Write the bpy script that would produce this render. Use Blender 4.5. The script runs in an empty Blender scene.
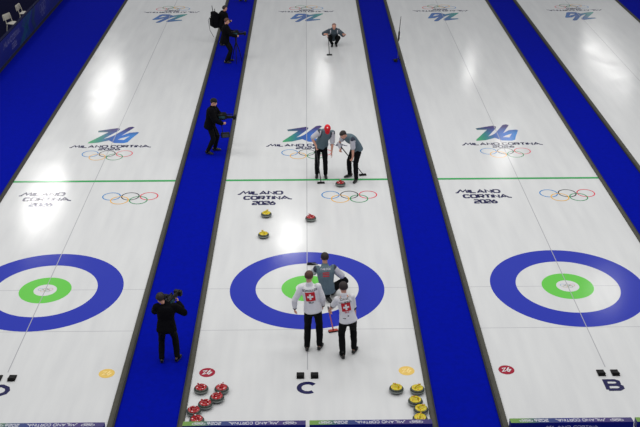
import bpy, bmesh, math, random
from mathutils import Vector, Matrix, noise
from mathutils.bvhtree import BVHTree
PI = math.pi
V = Vector
random.seed(7)
scn = bpy.context.scene
col = scn.collection

# ------------------------------------------------------------------ materials
def lin(c):
    return tuple(((x/255)/12.92 if x/255 <= .04045 else ((x/255+.055)/1.055)**2.4) for x in c) + (1,)
_m = {}
def mat(name, rgb, rough=.6, metal=0, coat=0, coat_rough=.1, spec=.5, noise_amt=0, noise_scale=20, emit=None):
    if name in _m: return _m[name]
    m = bpy.data.materials.new(name); m.use_nodes = True
    nt = m.node_tree; b = nt.nodes['Principled BSDF']
    b.inputs['Base Color'].default_value = lin(rgb)
    b.inputs['Roughness'].default_value = rough
    b.inputs['Metallic'].default_value = metal
    b.inputs['Specular IOR Level'].default_value = spec
    b.inputs['Coat Weight'].default_value = coat
    b.inputs['Coat Roughness'].default_value = coat_rough
    if noise_amt:
        tc = nt.nodes.new('ShaderNodeTexCoord'); n = nt.nodes.new('ShaderNodeTexNoise')
        n.inputs['Scale'].default_value = noise_scale; n.inputs['Detail'].default_value = 5
        nt.links.new(tc.outputs['Object'], n.inputs['Vector'])
        mx = nt.nodes.new('ShaderNodeMix'); mx.data_type = 'RGBA'
        mx.inputs[6].default_value = lin(tuple(max(0, c*(1-noise_amt)) for c in rgb))
        mx.inputs[7].default_value = lin(tuple(min(255, c*(1+noise_amt)) for c in rgb))
        nt.links.new(n.outputs['Fac'], mx.inputs[0]); nt.links.new(mx.outputs[2], b.inputs['Base Color'])
    _m[name] = m
    return m

ICE_R = .11
def ice_finish(nt, b):
    """glossy clear pebbled ice over whatever is painted beneath"""
    tc = nt.nodes.new('ShaderNodeTexCoord')
    n = nt.nodes.new('ShaderNodeTexNoise'); n.inputs['Scale'].default_value = .9; n.inputs['Detail'].default_value = 6
    nt.links.new(tc.outputs['Object'], n.inputs['Vector'])
    mr = nt.nodes.new('ShaderNodeMapRange')
    mr.inputs[1].default_value = .3; mr.inputs[2].default_value = .7
    mr.inputs[3].default_value = ICE_R; mr.inputs[4].default_value = ICE_R+.06
    nt.links.new(n.outputs['Fac'], mr.inputs[0]); nt.links.new(mr.outputs[0], b.inputs['Roughness'])
    b.inputs['Specular IOR Level'].default_value = .45
    b.inputs['IOR'].default_value = 1.36
    return tc, n

def ice_paint(name, rgb):
    if name in _m: return _m[name]
    m = bpy.data.materials.new(name); m.use_nodes = True
    nt = m.node_tree; b = nt.nodes['Principled BSDF']
    b.inputs['Base Color'].default_value = lin(rgb)
    ice_finish(nt, b); _m[name] = m
    return m

def ice_white():
    m = bpy.data.materials.new('pebbled_white_ice'); m.use_nodes = True
    nt = m.node_tree; b = nt.nodes['Principled BSDF']
    tc, n = ice_finish(nt, b)
    mp = nt.nodes.new('ShaderNodeMapping'); mp.inputs['Scale'].default_value = (3.0, .35, 1)
    n2 = nt.nodes.new('ShaderNodeTexNoise'); n2.inputs['Scale'].default_value = 1.1; n2.inputs['Detail'].default_value = 4
    nt.links.new(tc.outputs['Object'], mp.inputs[0]); nt.links.new(mp.outputs[0], n2.inputs['Vector'])
    ramp = nt.nodes.new('ShaderNodeValToRGB')
    ramp.color_ramp.elements[0].position = .3; ramp.color_ramp.elements[0].color = lin((210, 211, 212))
    ramp.color_ramp.elements[1].position = .7; ramp.color_ramp.elements[1].color = lin((219, 220, 220))
    nt.links.new(n2.outputs['Fac'], ramp.inputs[0]); nt.links.new(ramp.outputs[0], b.inputs['Base Color'])
    return m

def logo_paint(name, stops, navy):
    """gradient print: colour runs along the logo, dark along its top edge"""
    m = bpy.data.materials.new(name); m.use_nodes = True
    nt = m.node_tree; b = nt.nodes['Principled BSDF']
    tc, n = ice_finish(nt, b)
    sx = nt.nodes.new('ShaderNodeSeparateXYZ'); nt.links.new(tc.outputs['Object'], sx.inputs[0])
    mr = nt.nodes.new('ShaderNodeMapRange'); mr.inputs[1].default_value = -.8; mr.inputs[2].default_value = .8
    nt.links.new(sx.outputs[0], mr.inputs[0])
    r = nt.nodes.new('ShaderNodeValToRGB'); e = r.color_ramp.elements
    e[0].position, e[0].color = stops[0][0], lin(stops[0][1])
    e[1].position, e[1].color = stops[-1][0], lin(stops[-1][1])
    for p, c in stops[1:-1]:
        q = e.new(p); q.color = lin(c)
    nt.links.new(mr.outputs[0], r.inputs[0])
    m2 = nt.nodes.new('ShaderNodeMapRange'); m2.inputs[1].default_value = .65; m2.inputs[2].default_value = 1.25
    nt.links.new(sx.outputs[1], m2.inputs[0])
    mx = nt.nodes.new('ShaderNodeMix'); mx.data_type = 'RGBA'; mx.inputs[7].default_value = lin(navy)
    nt.links.new(m2.outputs[0], mx.inputs[0]); nt.links.new(r.outputs[0], mx.inputs[6])
    nt.links.new(mx.outputs[2], b.inputs['Base Color'])
    return m

def banner_mat(name, stops, axis, lo, hi):
    m = bpy.data.materials.new(name); m.use_nodes = True
    nt = m.node_tree; b = nt.nodes['Principled BSDF']; b.inputs['Roughness'].default_value = .45
    tc = nt.nodes.new('ShaderNodeTexCoord'); sx = nt.nodes.new('ShaderNodeSeparateXYZ')
    nt.links.new(tc.outputs['Object'], sx.inputs[0])
    mr = nt.nodes.new('ShaderNodeMapRange'); mr.inputs[1].default_value = lo; mr.inputs[2].default_value = hi
    nt.links.new(sx.outputs[axis], mr.inputs[0])
    r = nt.nodes.new('ShaderNodeValToRGB'); e = r.color_ramp.elements
    e[0].position, e[0].color = stops[0][0], lin(stops[0][1])
    e[1].position, e[1].color = stops[-1][0], lin(stops[-1][1])
    for p, c in stops[1:-1]:
        q = e.new(p); q.color = lin(c)
    nt.links.new(mr.outputs[0], r.inputs[0]); nt.links.new(r.outputs[0], b.inputs['Base Color'])
    return m

# ------------------------------------------------------------------ helpers
def tag(o, label=None, cat=None, group=None, kind=None):
    if label: o['label'] = label
    if cat: o['category'] = cat
    if group: o['group'] = group
    if kind: o['kind'] = kind
    return o
def empty(name, loc, rz=0):
    o = bpy.data.objects.new(name, None); col.objects.link(o)
    o.location = loc; o.rotation_euler = (0, 0, rz); o.empty_display_size = .1
    return o
def link_mesh(name, me, mats, parent=None, smooth=False):
    for m in (mats if isinstance(mats, (list, tuple)) else [mats]): me.materials.append(m)
    if smooth:
        for p in me.polygons: p.use_smooth = True
    o = bpy.data.objects.new(name, me); col.objects.link(o)
    if parent: o.parent = parent
    return o
def obj(name, bm, mats, parent=None, smooth=False, loc=None, out=None):
    bmesh.ops.recalc_face_normals(bm, faces=bm.faces)
    bm.normal_update()
    if out is None and len(bm.faces):          # flat prints face the way they are read
        n0 = bm.faces[0].normal.copy()
        if all(abs(f.normal.dot(n0)) > .999 or f.calc_area() < 1e-9 for f in bm.faces) and not any(len(e.link_faces) > 2 for e in bm.edges):
            out = V((.1, -.25, 1)) if abs(n0.z) > .3 else V((1, -1, 0))
    if out is not None:
        fl = [f for f in bm.faces if f.normal.dot(out) < 0]
        if fl: bmesh.ops.reverse_faces(bm, faces=fl)
    me = bpy.data.meshes.new(name); bm.to_mesh(me); bm.free()
    o = link_mesh(name, me, mats, parent, smooth)
    if loc: o.location = loc
    return o
def children(o): return [c for c in bpy.data.objects if c.parent == o]
def copy_tree(o, parent=None):
    c = o.copy(); col.objects.link(c)
    if parent: c.parent = parent
    for ch in children(o): copy_tree(ch, c)
    return c

def box(bm, x0, x1, y0, y1, z0, z1, bev=0, M=None):
    t = bmesh.new(); bmesh.ops.create_cube(t, size=1)
    for v in t.verts:
        v.co = V(((x0+x1)/2+v.co.x*(x1-x0), (y0+y1)/2+v.co.y*(y1-y0), (z0+z1)/2+v.co.z*(z1-z0)))
    if bev: bmesh.ops.bevel(t, geom=t.edges[:], offset=bev, segments=2, affect='EDGES', profile=.5)
    if M: bmesh.ops.transform(t, matrix=M, verts=t.verts)
    merge(bm, t)
def merge(bm, t):
    me = bpy.data.meshes.new('tmp'); t.to_mesh(me); t.free(); bm.from_mesh(me); bpy.data.meshes.remove(me)
def lathe(bm, prof, n=32, M=None):
    t = bmesh.new(); rings = []
    for r, z in prof:
        if r < 1e-5: rings.append([t.verts.new((0, 0, z))])
        else: rings.append([t.verts.new((r*math.cos(2*PI*i/n), r*math.sin(2*PI*i/n), z)) for i in range(n)])
    for a, b in zip(rings, rings[1:]):
        for i in range(n):
            j = (i+1) % n
            if len(a) == 1 and len(b) == 1: continue
            if len(a) == 1: t.faces.new((a[0], b[i], b[j]))
            elif len(b) == 1: t.faces.new((a[i], a[j], b[0]))
            else: t.faces.new((a[i], a[j], b[j], b[i]))
    if M: bmesh.ops.transform(t, matrix=M, verts=t.verts)
    merge(bm, t)
def frame(d, hint):
    d = d.normalized(); s = hint-d*hint.dot(d)
    if s.length < 1e-4: s = d.orthogonal()
    s.normalize(); return s, d.cross(s)
def tube(bm, pts, rx, ry=None, side=V((1, 0, 0)), n=14, caps=True, capk=1.0):
    """closed tube through points with elliptical sections and rounded ends"""
    ry = ry or rx; pts = [V(p) for p in pts]; N = len(pts); t = bmesh.new(); rings = []
    sides = side if isinstance(side, list) else [side]*N
    st = []
    for i in range(N):
        d = (pts[min(i+1, N-1)]-pts[max(i-1, 0)]).normalized()
        st.append((pts[i], rx[i], ry[i], d, sides[i]))
    if caps:
        p, a, b, d, s = st[0]; m = min(a, b)*capk
        pre = [(p-d*m*math.sin(q), a*math.cos(q), b*math.cos(q), d, s) for q in (1.35, .9, .45)]
        p, a, b, d, s = st[-1]; m = min(a, b)
        post = [(p+d*m*math.sin(q), a*math.cos(q), b*math.cos(q), d, s) for q in (.45, .9, 1.35)]
        st = pre+st+post
    for p, a, b, d, s in st:
        u, w = frame(d, s)
        rings.append([t.verts.new(p+u*(a*math.cos(2*PI*k/n))+w*(b*math.sin(2*PI*k/n))) for k in range(n)])
    for a, b in zip(rings, rings[1:]):
        for k in range(n): t.faces.new((a[k], a[(k+1) % n], b[(k+1) % n], b[k]))
    t.faces.new(rings[0][::-1]); t.faces.new(rings[-1])
    merge(bm, t)
def ell(bm, c, r, R=None, seg=16):
    t = bmesh.new(); bmesh.ops.create_uvsphere(t, u_segments=seg, v_segments=max(8, seg*3//4), radius=1)
    for v in t.verts: v.co = V((v.co.x*r[0], v.co.y*r[1], v.co.z*r[2]))
    M = Matrix.Translation(c) @ (R.to_4x4() if R else Matrix.Identity(4))
    bmesh.ops.transform(t, matrix=M, verts=t.verts); merge(bm, t)
def fuse(bm, voxel, smooth=4):
    """one continuous skin around overlapping volumes"""
    bmesh.ops.recalc_face_normals(bm, faces=bm.faces)
    me = bpy.data.meshes.new('vol'); bm.to_mesh(me); bm.free()
    o = bpy.data.objects.new('vol', me); col.objects.link(o)
    r = o.modifiers.new('r', 'REMESH'); r.mode = 'VOXEL'; r.voxel_size = voxel; r.use_smooth_shade = True
    if smooth:
        s = o.modifiers.new('s', 'SMOOTH'); s.iterations = smooth; s.factor = .5
    dg = bpy.context.evaluated_depsgraph_get(); dg.update()
    out = bpy.data.meshes.new_from_object(o.evaluated_get(dg))
    bpy.data.objects.remove(o); bpy.data.meshes.remove(me)
    for p in out.polygons: p.use_smooth = True
    return out

# ------------------------------------------------------------------ lettering: wide stroke glyphs, width 1 (per-glyph), height 1
G = {
 'M': (1.25, [[(0, 0), (0, 1), (.6, .35), (1.25, 1), (1.25, 0)]]),
 'm': (2.1, [[(0, 0), (.35, 0), (1.0, 1), (1.35, .3), (1.95, 1), (2.1, 0)]]),
 'I': (.0, [[(0, 0), (0, 1)]]),
 'L': (.85, [[(0, 1), (0, 0), (.85, 0)]]),
 'A': (1.15, [[(0, 0), (.55, 1), (1.15, 0)], [(.3, .3), (.85, .3)]]),
 'a': (2.1, [[(0, 0), (.6, 1), (1.5, .12), (2.1, 0)], [(.4, .3), (1.0, .3)]]),
 'N': (1.0, [[(0, 0), (0, 1), (1, 0), (1, 1)]]),
 'O': (1.15, [[(.2, 0), (0, .25), (0, .75), (.2, 1), (.95, 1), (1.15, .75), (1.15, .25), (.95, 0), (.2, 0)]]),
 'C': (1.05, [[(1.05, .8), (.85, 1), (.2, 1), (0, .75), (0, .25), (.2, 0), (.85, 0), (1.05, .2)]]),
 'R': (1.0, [[(0, 0), (0, 1), (.85, 1), (1, .85), (1, .6), (.85, .45), (0, .45)], [(.55, .45), (1, 0)]]),
 'T': (1.0, [[(0, 1), (1, 1)], [(.5, 1), (.5, 0)]]),
 '2': (1.0, [[(0, .85), (.15, 1), (.85, 1), (1, .85), (1, .6), (.85, .48), (.15, .42), (0, .3), (0, 0), (1, 0)]]),
 '0': (1.05, [[(.2, 0), (0, .2), (0, .8), (.2, 1), (.85, 1), (1.05, .8), (1.05, .2), (.85, 0), (.2, 0)]]),
 '6': (1.0, [[(.7, 1), (0, .4), (0, .15), (.15, 0), (.85, 0), (1, .15), (1, .42), (.85, .55), (.2, .55)]]),
 'S': (1.0, [[(1, .85), (.85, 1), (.15, 1), (0, .85), (0, .62), (.15, .5), (.85, .5), (1, .38), (1, .15), (.85, 0), (.15, 0), (0, .15)]]),
 'H': (1.0, [[(0, 0), (0, 1)], [(1, 0), (1, 1)], [(0, .5), (1, .5)]]),
 'W': (1.4, [[(0, 1), (.35, 0), (.7, .9), (1.05, 0), (1.4, 1)]]),
 'E': (.9, [[(.9, 1), (0, 1), (0, 0), (.9, 0)], [(0, .5), (.8, .5)]]),
 'Z': (1.0, [[(0, 1), (1, 1), (0, 0), (1, 0)]]),
 'V': (1.1, [[(0, 1), (.55, 0), (1.1, 1)]]),
 'B': (1.0, [[(0, 0), (0, 1), (.8, 1), (.95, .85), (.95, .65), (.8, .52), (0, .52)], [(.8, .52), (1, .38), (1, .15), (.85, 0), (0, 0)]]),
 'K': (1.0, [[(0, 0), (0, 1)], [(1, 1), (.1, .48), (1, 0)]]),
 'U': (1.05, [[(0, 1), (0, .2), (.2, 0), (.85, 0), (1.05, .2), (1.05, 1)]]),
 'D': (1.1, [[(0, 0), (0, 1), (.8, 1), (1.1, .7), (1.1, .3), (.8, 0), (0, 0)]]),
 ' ': (.5, []),
}
def stroke(bm, pts, w, z=0, wx=None, F=None):
    """flat mitred ribbon; w = thickness across vertical, wx = across horizontal"""
    wx = wx or w; n = len(pts); F = F or (lambda x, y: V((x, y, z)))
    closed = pts[0] == pts[-1] and n > 2
    P = [V((p[0]/wx, p[1]/w)) for p in pts]
    if closed: P = P[:-1]; n -= 1
    L = []; R = []
    for i in range(n):
        a = P[i-1] if (closed or i) else None; b = P[(i+1) % n] if (closed or i < n-1) else None
        d1 = (P[i]-a).normalized() if a is not None else None
        d2 = (b-P[i]).normalized() if b is not None else None
        d1 = d1 if d1 is not None else d2; d2 = d2 if d2 is not None else d1
        n1 = V((-d1.y, d1.x)); n2 = V((-d2.y, d2.x)); m = n1+n2
        if m.length < .2: m = n1
        else: m = m/m.length*min(1.6, 1/max(.3, (m/m.length).dot(n1)))
        for S, sg in ((L, .5), (R, -.5)):
            q = P[i]+m*sg; S.append(bm.verts.new(F(q.x*wx, q.y*w)))
    for i in range(n if closed else n-1):
        j = (i+1) % n
        try: bm.faces.new((L[i], R[i], R[j], L[j]))
        except ValueError: pass
def text_strokes(bm, s, x0, x1, y0, h, th, F, gap=.35, wx=None):
    """write s between x0 and x1, cap height h"""
    tot = sum(G[c][0] for c in s)+gap*(len(s)-1); k = (x1-x0)/tot; x = x0
    for c in s:
        w, ps = G[c]
        for p in ps: stroke(bm, [(x+a*k, y0+b*h) for a, b in p], th, F=F, wx=wx)
        x += (w+gap)*k
def ring(bm, cx, cy, r0, r1, F, n=40):
    A = [bm.verts.new(F(cx+r0*math.cos(2*PI*i/n), cy+r0*math.sin(2*PI*i/n))) for i in range(n)] if r0 > 0 else None
    B = [bm.verts.new(F(cx+r1*math.cos(2*PI*i/n), cy+r1*math.sin(2*PI*i/n))) for i in range(n)]
    if A:
        for i in range(n): bm.faces.new((A[i], B[i], B[(i+1) % n], A[(i+1) % n]))
    else: bm.faces.new(B)
RC = [((0, 129, 200), -1, 0), ((20, 20, 25), 0, 0), ((225, 50, 75), 1, 0), ((238, 180, 70), -.5, -1), ((30, 145, 85), .5, -1)]
def olympic(parent, cx, cy, r, th, z, mats, name='interlocked_ring', rot=0, dx=2.16, dy=1.08, Fm=None):
    for k, ((c, a, b), m) in enumerate(zip(RC, mats)):
        bm = bmesh.new(); sg = -1 if rot else 1
        zz = z+.0002*k
        F = Fm or (lambda x, y, zz=zz: V((x, y, zz)))
        ring(bm, cx+sg*a*dx*r, cy+sg*(b*dy*r), r-th/2, r+th/2, F)
        obj(name, bm, m, parent)

# ------------------------------------------------------------------ the setting
SP = 6.19; HW = 2.363; TH = .05; BW = .100; FZ = -.03; Y0 = -5.75; Y1 = 39.0
carpet = mat('royal_blue_carpet', (0, 15, 150), rough=.95, spec=.05, noise_amt=.10, noise_scale=9)
dark_floor = mat('dark_arena_floor', (14, 15, 40), rough=.95, spec=.02, noise_amt=.2)
bm = bmesh.new(); box(bm, -11.9, 22, -14, 45, FZ-.1, FZ)
f = obj('floor', bm, carpet); tag(f, 'royal blue carpet laid between and around the ice sheets', kind='structure')
bm = bmesh.new(); box(bm, -24, -11.9, -14, 45, FZ-.1, FZ)
f = obj('floor', bm, dark_floor); tag(f, 'dark arena floor behind the perimeter board', kind='structure')

icem = ice_white()
navy = ice_paint('navy_ice_print', (32, 32, 78))
greenl = ice_paint('green_ice_line', (50, 160, 84)); house_blue = ice_paint('house_blue_paint', (38, 52, 172))
house_green = ice_paint('house_green_paint', (104, 200, 78)); thin = ice_paint('thin_grey_line', (178, 178, 183)); thin2 = ice_paint('centre_grey_line', (168, 168, 173))
white_paint = ice_paint('white_ice_paint', (216, 216, 218))
ringm = [ice_paint('ice_ring_%d' % i, c[0]) for i, c in enumerate(RC)]
faintm = [ice_paint('ice_small_ring_%d' % i, tuple(int(x*.4+115) for x in c[0])) for i, c in enumerate(RC)]
red_dot = ice_paint('red_ice_dot', (158, 32, 54)); yel_dot = ice_paint('yellow_ice_dot', (232, 196, 104))
yel_num = ice_paint('yellow_dot_number', (250, 222, 150))
logo_near = logo_paint('near_logo_gradient', [(0, (60, 165, 90)), (.22, (30, 130, 120)), (.42, (30, 80, 160)), (.65, (40, 110, 200)), (1, (60, 140, 205))], (52, 34, 104))
logo_far = logo_paint('far_logo_gradient', [(0, (20, 140, 120)), (.25, (10, 120, 130)), (.5, (20, 80, 150)), (.8, (25, 90, 165)), (1, (40, 120, 180))], (28, 84, 150))

LOGO = [[(-.67, 1.11), (-.05, 1.36), (.03, 1.26), (0, 1.10), (-.31, .98), (-.64, .97)],
        [(-.31, .98), (0, 1.10), (-.36, .40), (-.78, .13)],
        [(-.81, 0), (-.78, .13), (-.36, .40), (-.22, .50), (-.10, .65), (.02, .35), (-.17, .25), (-.5, .05)],
        [(-.10, .65), (.28, 1.42), (.40, 1.47), (.48, 1.40), (.16, .65), (.10, .32), (.03, .02), (-.17, .25), (.02, .35)],
        [(.03, .02), (.10, .32), (.30, .28), (.34, 0)],
        [(.34, 0), (.30, .28), (.44, .62), (.39, .92), (.64, .98), (.70, .92), (.54, .42), (.45, .08)],
        [(.16, .65), (.39, .92), (.44, .62), (.20, .44), (.10, .32)]]
def logo26(parent, y, far, m):
    e = bmesh.new()
    for k, q in enumerate(LOGO): e.faces.new([e.verts.new((a+.03, b, .0001*k)) for a, b in q])
    bmesh.ops.triangulate(e, faces=e.faces[:])
    o = obj('games_emblem', e, m, parent); o.location = (0, y, .0016)
    if far: o.rotation_euler = (0, 0, PI)
    return o
def sheet(name_letter, k, label):
    X = k*SP
    bm = bmesh.new(); box(bm, -HW, HW, Y0+.2, Y1, FZ, 0)
    s = obj('ice_sheet', bm, icem, loc=(X, 0, 0)); tag(s, label, kind='structure')
    def part(n, m, fn, loc=None):
        b = bmesh.new(); fn(b); return obj(n, b, m, s, loc=loc)
    F = lambda z: (lambda x, y: V((x, y, z)))
    def rect(b, x0, x1, y0, y1, z):
        b.faces.new([b.verts.new((x, y, z)) for x, y in ((x0, y0), (x1, y0), (x1, y1), (x0, y1))])
    part('house_ring', house_blue, lambda b: ring(b, 0, 0, 1.219, 1.829, F(.0010), 96))['label'] = 'wide blue outer ring of the house'
    part('house_ring', house_green, lambda b: ring(b, 0, 0, .27, .61, F(.0010), 72))['label'] = 'green inner ring of the house'
    part('button', white_paint, lambda b: ring(b, 0, 0, 0, .27, F(.0014), 48))
    part('centre_line', thin2, lambda b: rect(b, -.009, .009, -3.4, Y1-3, .0020))
    part('tee_line', thin, lambda b: rect(b, -HW, HW, -.008, .008, .0006))
    part('back_line', thin, lambda b: rect(b, -HW, HW, -1.845, -1.829, .0006))
    part('hog_line', greenl, lambda b: rect(b, -HW, HW, 6.30, 6.42, .0027))
    part('hog_line', greenl, lambda b: rect(b, -HW, HW, 28.33, 28.45, .0027))
    olympic(s, 0, .035, .055, .010, .003, faintm, name='button_ring')
    # near block of lettering and rings
    for w_, a, b_, y, h in (('mILANO', -1.96, -.70, 5.37, .20), ('CORTINa', -1.76, -.42, 5.03, .20), ('2026', -1.50, -.90, 4.68, .21)):
        part('lettering', navy, lambda b: text_strokes(b, w_, a, b_, y, h, .066, F(.0016)))
    olympic(s, 1.20, 5.29, .245, .031, .003, ringm)
    # centred emblem, lettering and rings, once for each end
    logo26(s, 9.35, False, logo_near)
    for w_, a, b_, dy, h, th in (('mILANO', -1.28, -.10, 0, .17, .055), ('CORTINa', .02, 1.28, 0, .17, .055), ('2026', -.32, .32, -.22, .15, .05)):
        part('lettering', navy, lambda b: text_strokes(b, w_, a, b_, 9.0+dy, h, th, F(.0016), gap=.4))
        L2 = part('lettering', navy, lambda b: text_strokes(b, w_, a, b_, dy, h, th, F(.0016), gap=.4))
        L2.location = (0, 25.65, 0); L2.rotation_euler = (0, 0, PI)
    olympic(s, 0, 8.47, .245, .028, .003, ringm)
    logo26(s, 25.22, True, logo_far)
    olympic(s, 0, 26.15, .245, .032, .003, ringm, rot=1)
    # number discs
    for x, m, nm in ((-2.07, red_dot, white_paint), (2.05, yel_dot, yel_num)):
        part('round_emblem', m, lambda b: ring(b, x, -3.47, 0, .165, F(.0016), 40))
        def n26(b):
            stroke(b, [(x-.09, -3.42), (x-.01, -3.40), (x-.09, -3.53), (x-.0, -3.50)], .03, F=F(.0026))
            stroke(b, [(x+.06, -3.38), (x+.0, -3.50), (x+.04, -3.53), (x+.09, -3.46), (x+.04, -3.45)], .03, F=F(.0026))
        part('emblem_number', nm, n26)
    # sheet letter
    def let(b):
        h = .33; w = .34
        if name_letter == 'C':
            pts = [(.5*w+.5*w*math.cos(a)-.5*w, .5*h*math.sin(a)) for a in [math.radians(d) for d in range(38, 323, 15)]]
            stroke(b, pts, .098, F=F(.0016))
        elif name_letter == 'D':
            stroke(b, [(-.15, -.16), (-.15, .16), (.02, .16), (.13, .09), (.16, 0), (.13, -.09), (.02, -.16), (-.15, -.16)], .098, F=F(.0016))
        elif name_letter == 'B':
            stroke(b, [(-.14, -.16), (-.14, .16), (.06, .16), (.12, .12), (.12, .05), (.06, .005), (-.14, .005)], .088, F=F(.0016))
            stroke(b, [(-.14, .005), (.08, .005), (.15, -.05), (.15, -.11), (.08, -.16), (-.14, -.16)], .088, F=F(.0042))
        else:
            stroke(b, [(-.17, -.18), (0, .16), (.17, -.18)], .098, F=F(.0016)); stroke(b, [(-.1, -.07), (.1, -.07)], .06, F=F(.0042))
    part('sheet_letter', navy, let, loc=(0, -4.04, 0))
    return s
sheet('D', -1, 'white curling sheet lettered D, left of the occupied sheet')
sheet('C', 0, 'white curling sheet lettered C that the players stand on')
sheet('B', 1, 'empty white curling sheet lettered B, right of the occupied sheet')
sheet('A', 2, 'empty white curling sheet at the far right edge')

# foam dividers along each sheet
foam = mat('grey_foam', (82, 81, 74), rough=.95, spec=.1, noise_amt=.12, noise_scale=14)
foam2 = mat('charcoal_foam', (70, 68, 64), rough=.95, spec=.1, noise_amt=.12, noise_scale=14)
foam_dark = mat('black_foam_lip', (38, 38, 40), rough=.9)
names = {-1: 'sheet D', 0: 'sheet C', 1: 'sheet B', 2: 'the far right sheet'}
for k in (-1, 0, 1, 2):
    for sd in (-1, 1):
        bm = bmesh.new()
        prof = [(0, FZ), (0, .030), (.02, .045), (BW-.03, .045), (BW, .02), (BW, FZ)]
        A = [bm.verts.new((sd*p[0], Y0+.1, p[1])) for p in prof]; B = [bm.verts.new((sd*p[0], Y1, p[1])) for p in prof]
        for i in range(6): bm.faces.new((A[i], A[(i+1) % 6], B[(i+1) % 6], B[i]))
        bm.faces.new(A); bm.faces.new(B[::-1])
        o = obj('foam_divider', bm, foam2 if (k, sd) == (-1, -1) else foam, loc=(k*SP+sd*(HW+.001), 0, 0))
        tag(o, 'long '+('charcoal' if (k, sd) == (-1, -1) else 'grey')+' foam divider along the %s edge of %s' % ('left' if sd < 0 else 'right', names[k]), 'divider', 'foam dividers beside the sheets')
        bm = bmesh.new()
        box(bm, *sorted((sd*(BW+.002), sd*(BW+.030))), Y0+.1, Y1, FZ, .012)
        obj('foam_lip', bm, foam_dark, o)

# end boards (lettered top face turned to the rink)
bgrad = [(0, (110, 150, 60)), (.12, (96, 140, 70)), (.24, (28, 60, 110)), (.45, (26, 34, 120)), (.75, (56, 34, 110)), (1, (46, 34, 105))]
whitet = mat('white_print', (205, 205, 215), rough=.6)
lower = mat('deep_blue_board', (12, 24, 120), rough=.5)
def end_board(x0, x1, label):
    w = x1-x0; cx = (x0+x1)/2
    e = empty('end_board', (cx, -5.36, FZ)); tag(e, label, 'board', 'lettered end boards behind the sheets')
    zt = .225
    b = bmesh.new()
    prof = [(0, 0), (.02, zt-.025), (-.15, zt), (-.17, 0)]
    A = [b.verts.new((-w/2, p[0], p[1])) for p in prof]; B = [b.verts.new((w/2, p[0], p[1])) for p in prof]
    for i in range(4): b.faces.new((A[i], A[(i+1) % 4], B[(i+1) % 4], B[i]))
    b.faces.new(A); b.faces.new(B[::-1])
    obj('board_body', b, lower, e)
    b = bmesh.new(); n = 40
    def S(x, y, dz=.002):   # point on the top face, y runs from 0 (camera side) to 1 (rink side)
        return V((x, -.15+.17*y, zt-.025*y+dz))
    b.faces.new([b.verts.new(S(*q)) for q in ((-w/2, 0), (w/2, 0), (w/2, 1), (-w/2, 1))])
    obj('printed_top', b, banner_mat('board_print_%d' % int(x0*10+500), bgrad, 0, -w/2, w/2), e)
    b = bmesh.new()
    Fi = lambda x, y: S(-x, 1-y, .004)     # reads from the rink side
    b.free()
    for w_, a, c_ in (('mILANO', -.62, -.20), ('CORTINa', -.15, .28), ('2026', .42, .66)):
        b = bmesh.new(); text_strokes(b, w_, a*w/2.2, c_*w/2.2, .26, .50, .13, Fi, wx=.011); obj('lettering', b, whitet, e)
    for sx in (-1, 1):
        th = .012
        for a, c in ((-1, .6), (0, .6), (1, .6), (-.5, .42), (.5, .42)):
            cx2 = sx*w*.37+a*.085; r = .038; b = bmesh.new()
            pts = [(cx2+r*math.cos(t*PI/8), c+.24*math.sin(t*PI/8)) for t in range(17)]
            ring_pts = [(x, y) for x, y in pts]
            n2 = 16; In = []; Ou = []
            for q in range(n2):
                ca, sa = math.cos(q*2*PI/n2), math.sin(q*2*PI/n2)
                In.append(b.verts.new(Fi(cx2+(r-th/2)*ca, c+.2*sa*.8))); Ou.append(b.verts.new(Fi(cx2+(r+th/2)*ca, c+.2*sa*1.2)))
            for q in range(n2): b.faces.new((In[q], Ou[q], Ou[(q+1) % n2], In[(q+1) % n2]))
            obj('interlocked_ring', b, whitet, e)
    # face toward the stands: small lettering too
    b = bmesh.new()
    Fb = lambda x, y: V((x, -.1535-.014*(1-y), .06+.12*y))
    b.free()
    for w_, a, c_ in (('mILANO', -.5, -.03), ('CORTINa', .03, .5)):
        b = bmesh.new(); text_strokes(b, w_, a*w/2.2, c_*w/2.2, .35, .4, .1, Fb, wx=.010); obj('back_lettering', b, whitet, e)
    return e
for k in (-1, 0, 1, 2):
    X = k*SP
    nm = names[k]
    end_board(X-2.355, X-.035, 'low printed end board behind the left half of %s' % nm)
    end_board(X+.035, X+2.355, 'low printed end board behind the right half of %s' % nm)

# hacks
rub = mat('black_rubber', (11, 11, 12), rough=.7, spec=.25)
for k in (-1, 0, 1, 2):
    for sd in (-1, 1):
        e = empty('hack', (k*SP+sd*.145, -3.62, 0))
        tag(e, 'black rubber foot hack, %s one of the pair in front of letter %s' % ('left' if sd < 0 else 'right', {-1: 'D', 0: 'C', 1: 'B', 2: 'A'}[k]), 'hack', 'rubber hacks on the ice')
        b = bmesh.new(); box(b, -.078, .078, -.11, .11, 0, .018, .006); obj('base_plate', b, rub, e)
        b = bmesh.new()
        A = [(-.07, -.10, .015), (.07, -.10, .015), (.07, .06, .015), (-.07, .06, .015), (-.07, -.10, .075), (.07, -.10, .075), (.065, .05, .03), (-.065, .05, .03)]
        vs = [b.verts.new(p) for p in A]
        for q in ((0, 1, 2, 3), (4, 5, 6, 7), (0, 1, 5, 4), (1, 2, 6, 5), (2, 3, 7, 6), (3, 0, 4, 7)): b.faces.new([vs[i] for i in q])
        bmesh.ops.bevel(b, geom=b.edges[:], offset=.008, segments=2, affect='EDGES')
        obj('foot_rest', b, rub, e)

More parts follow.
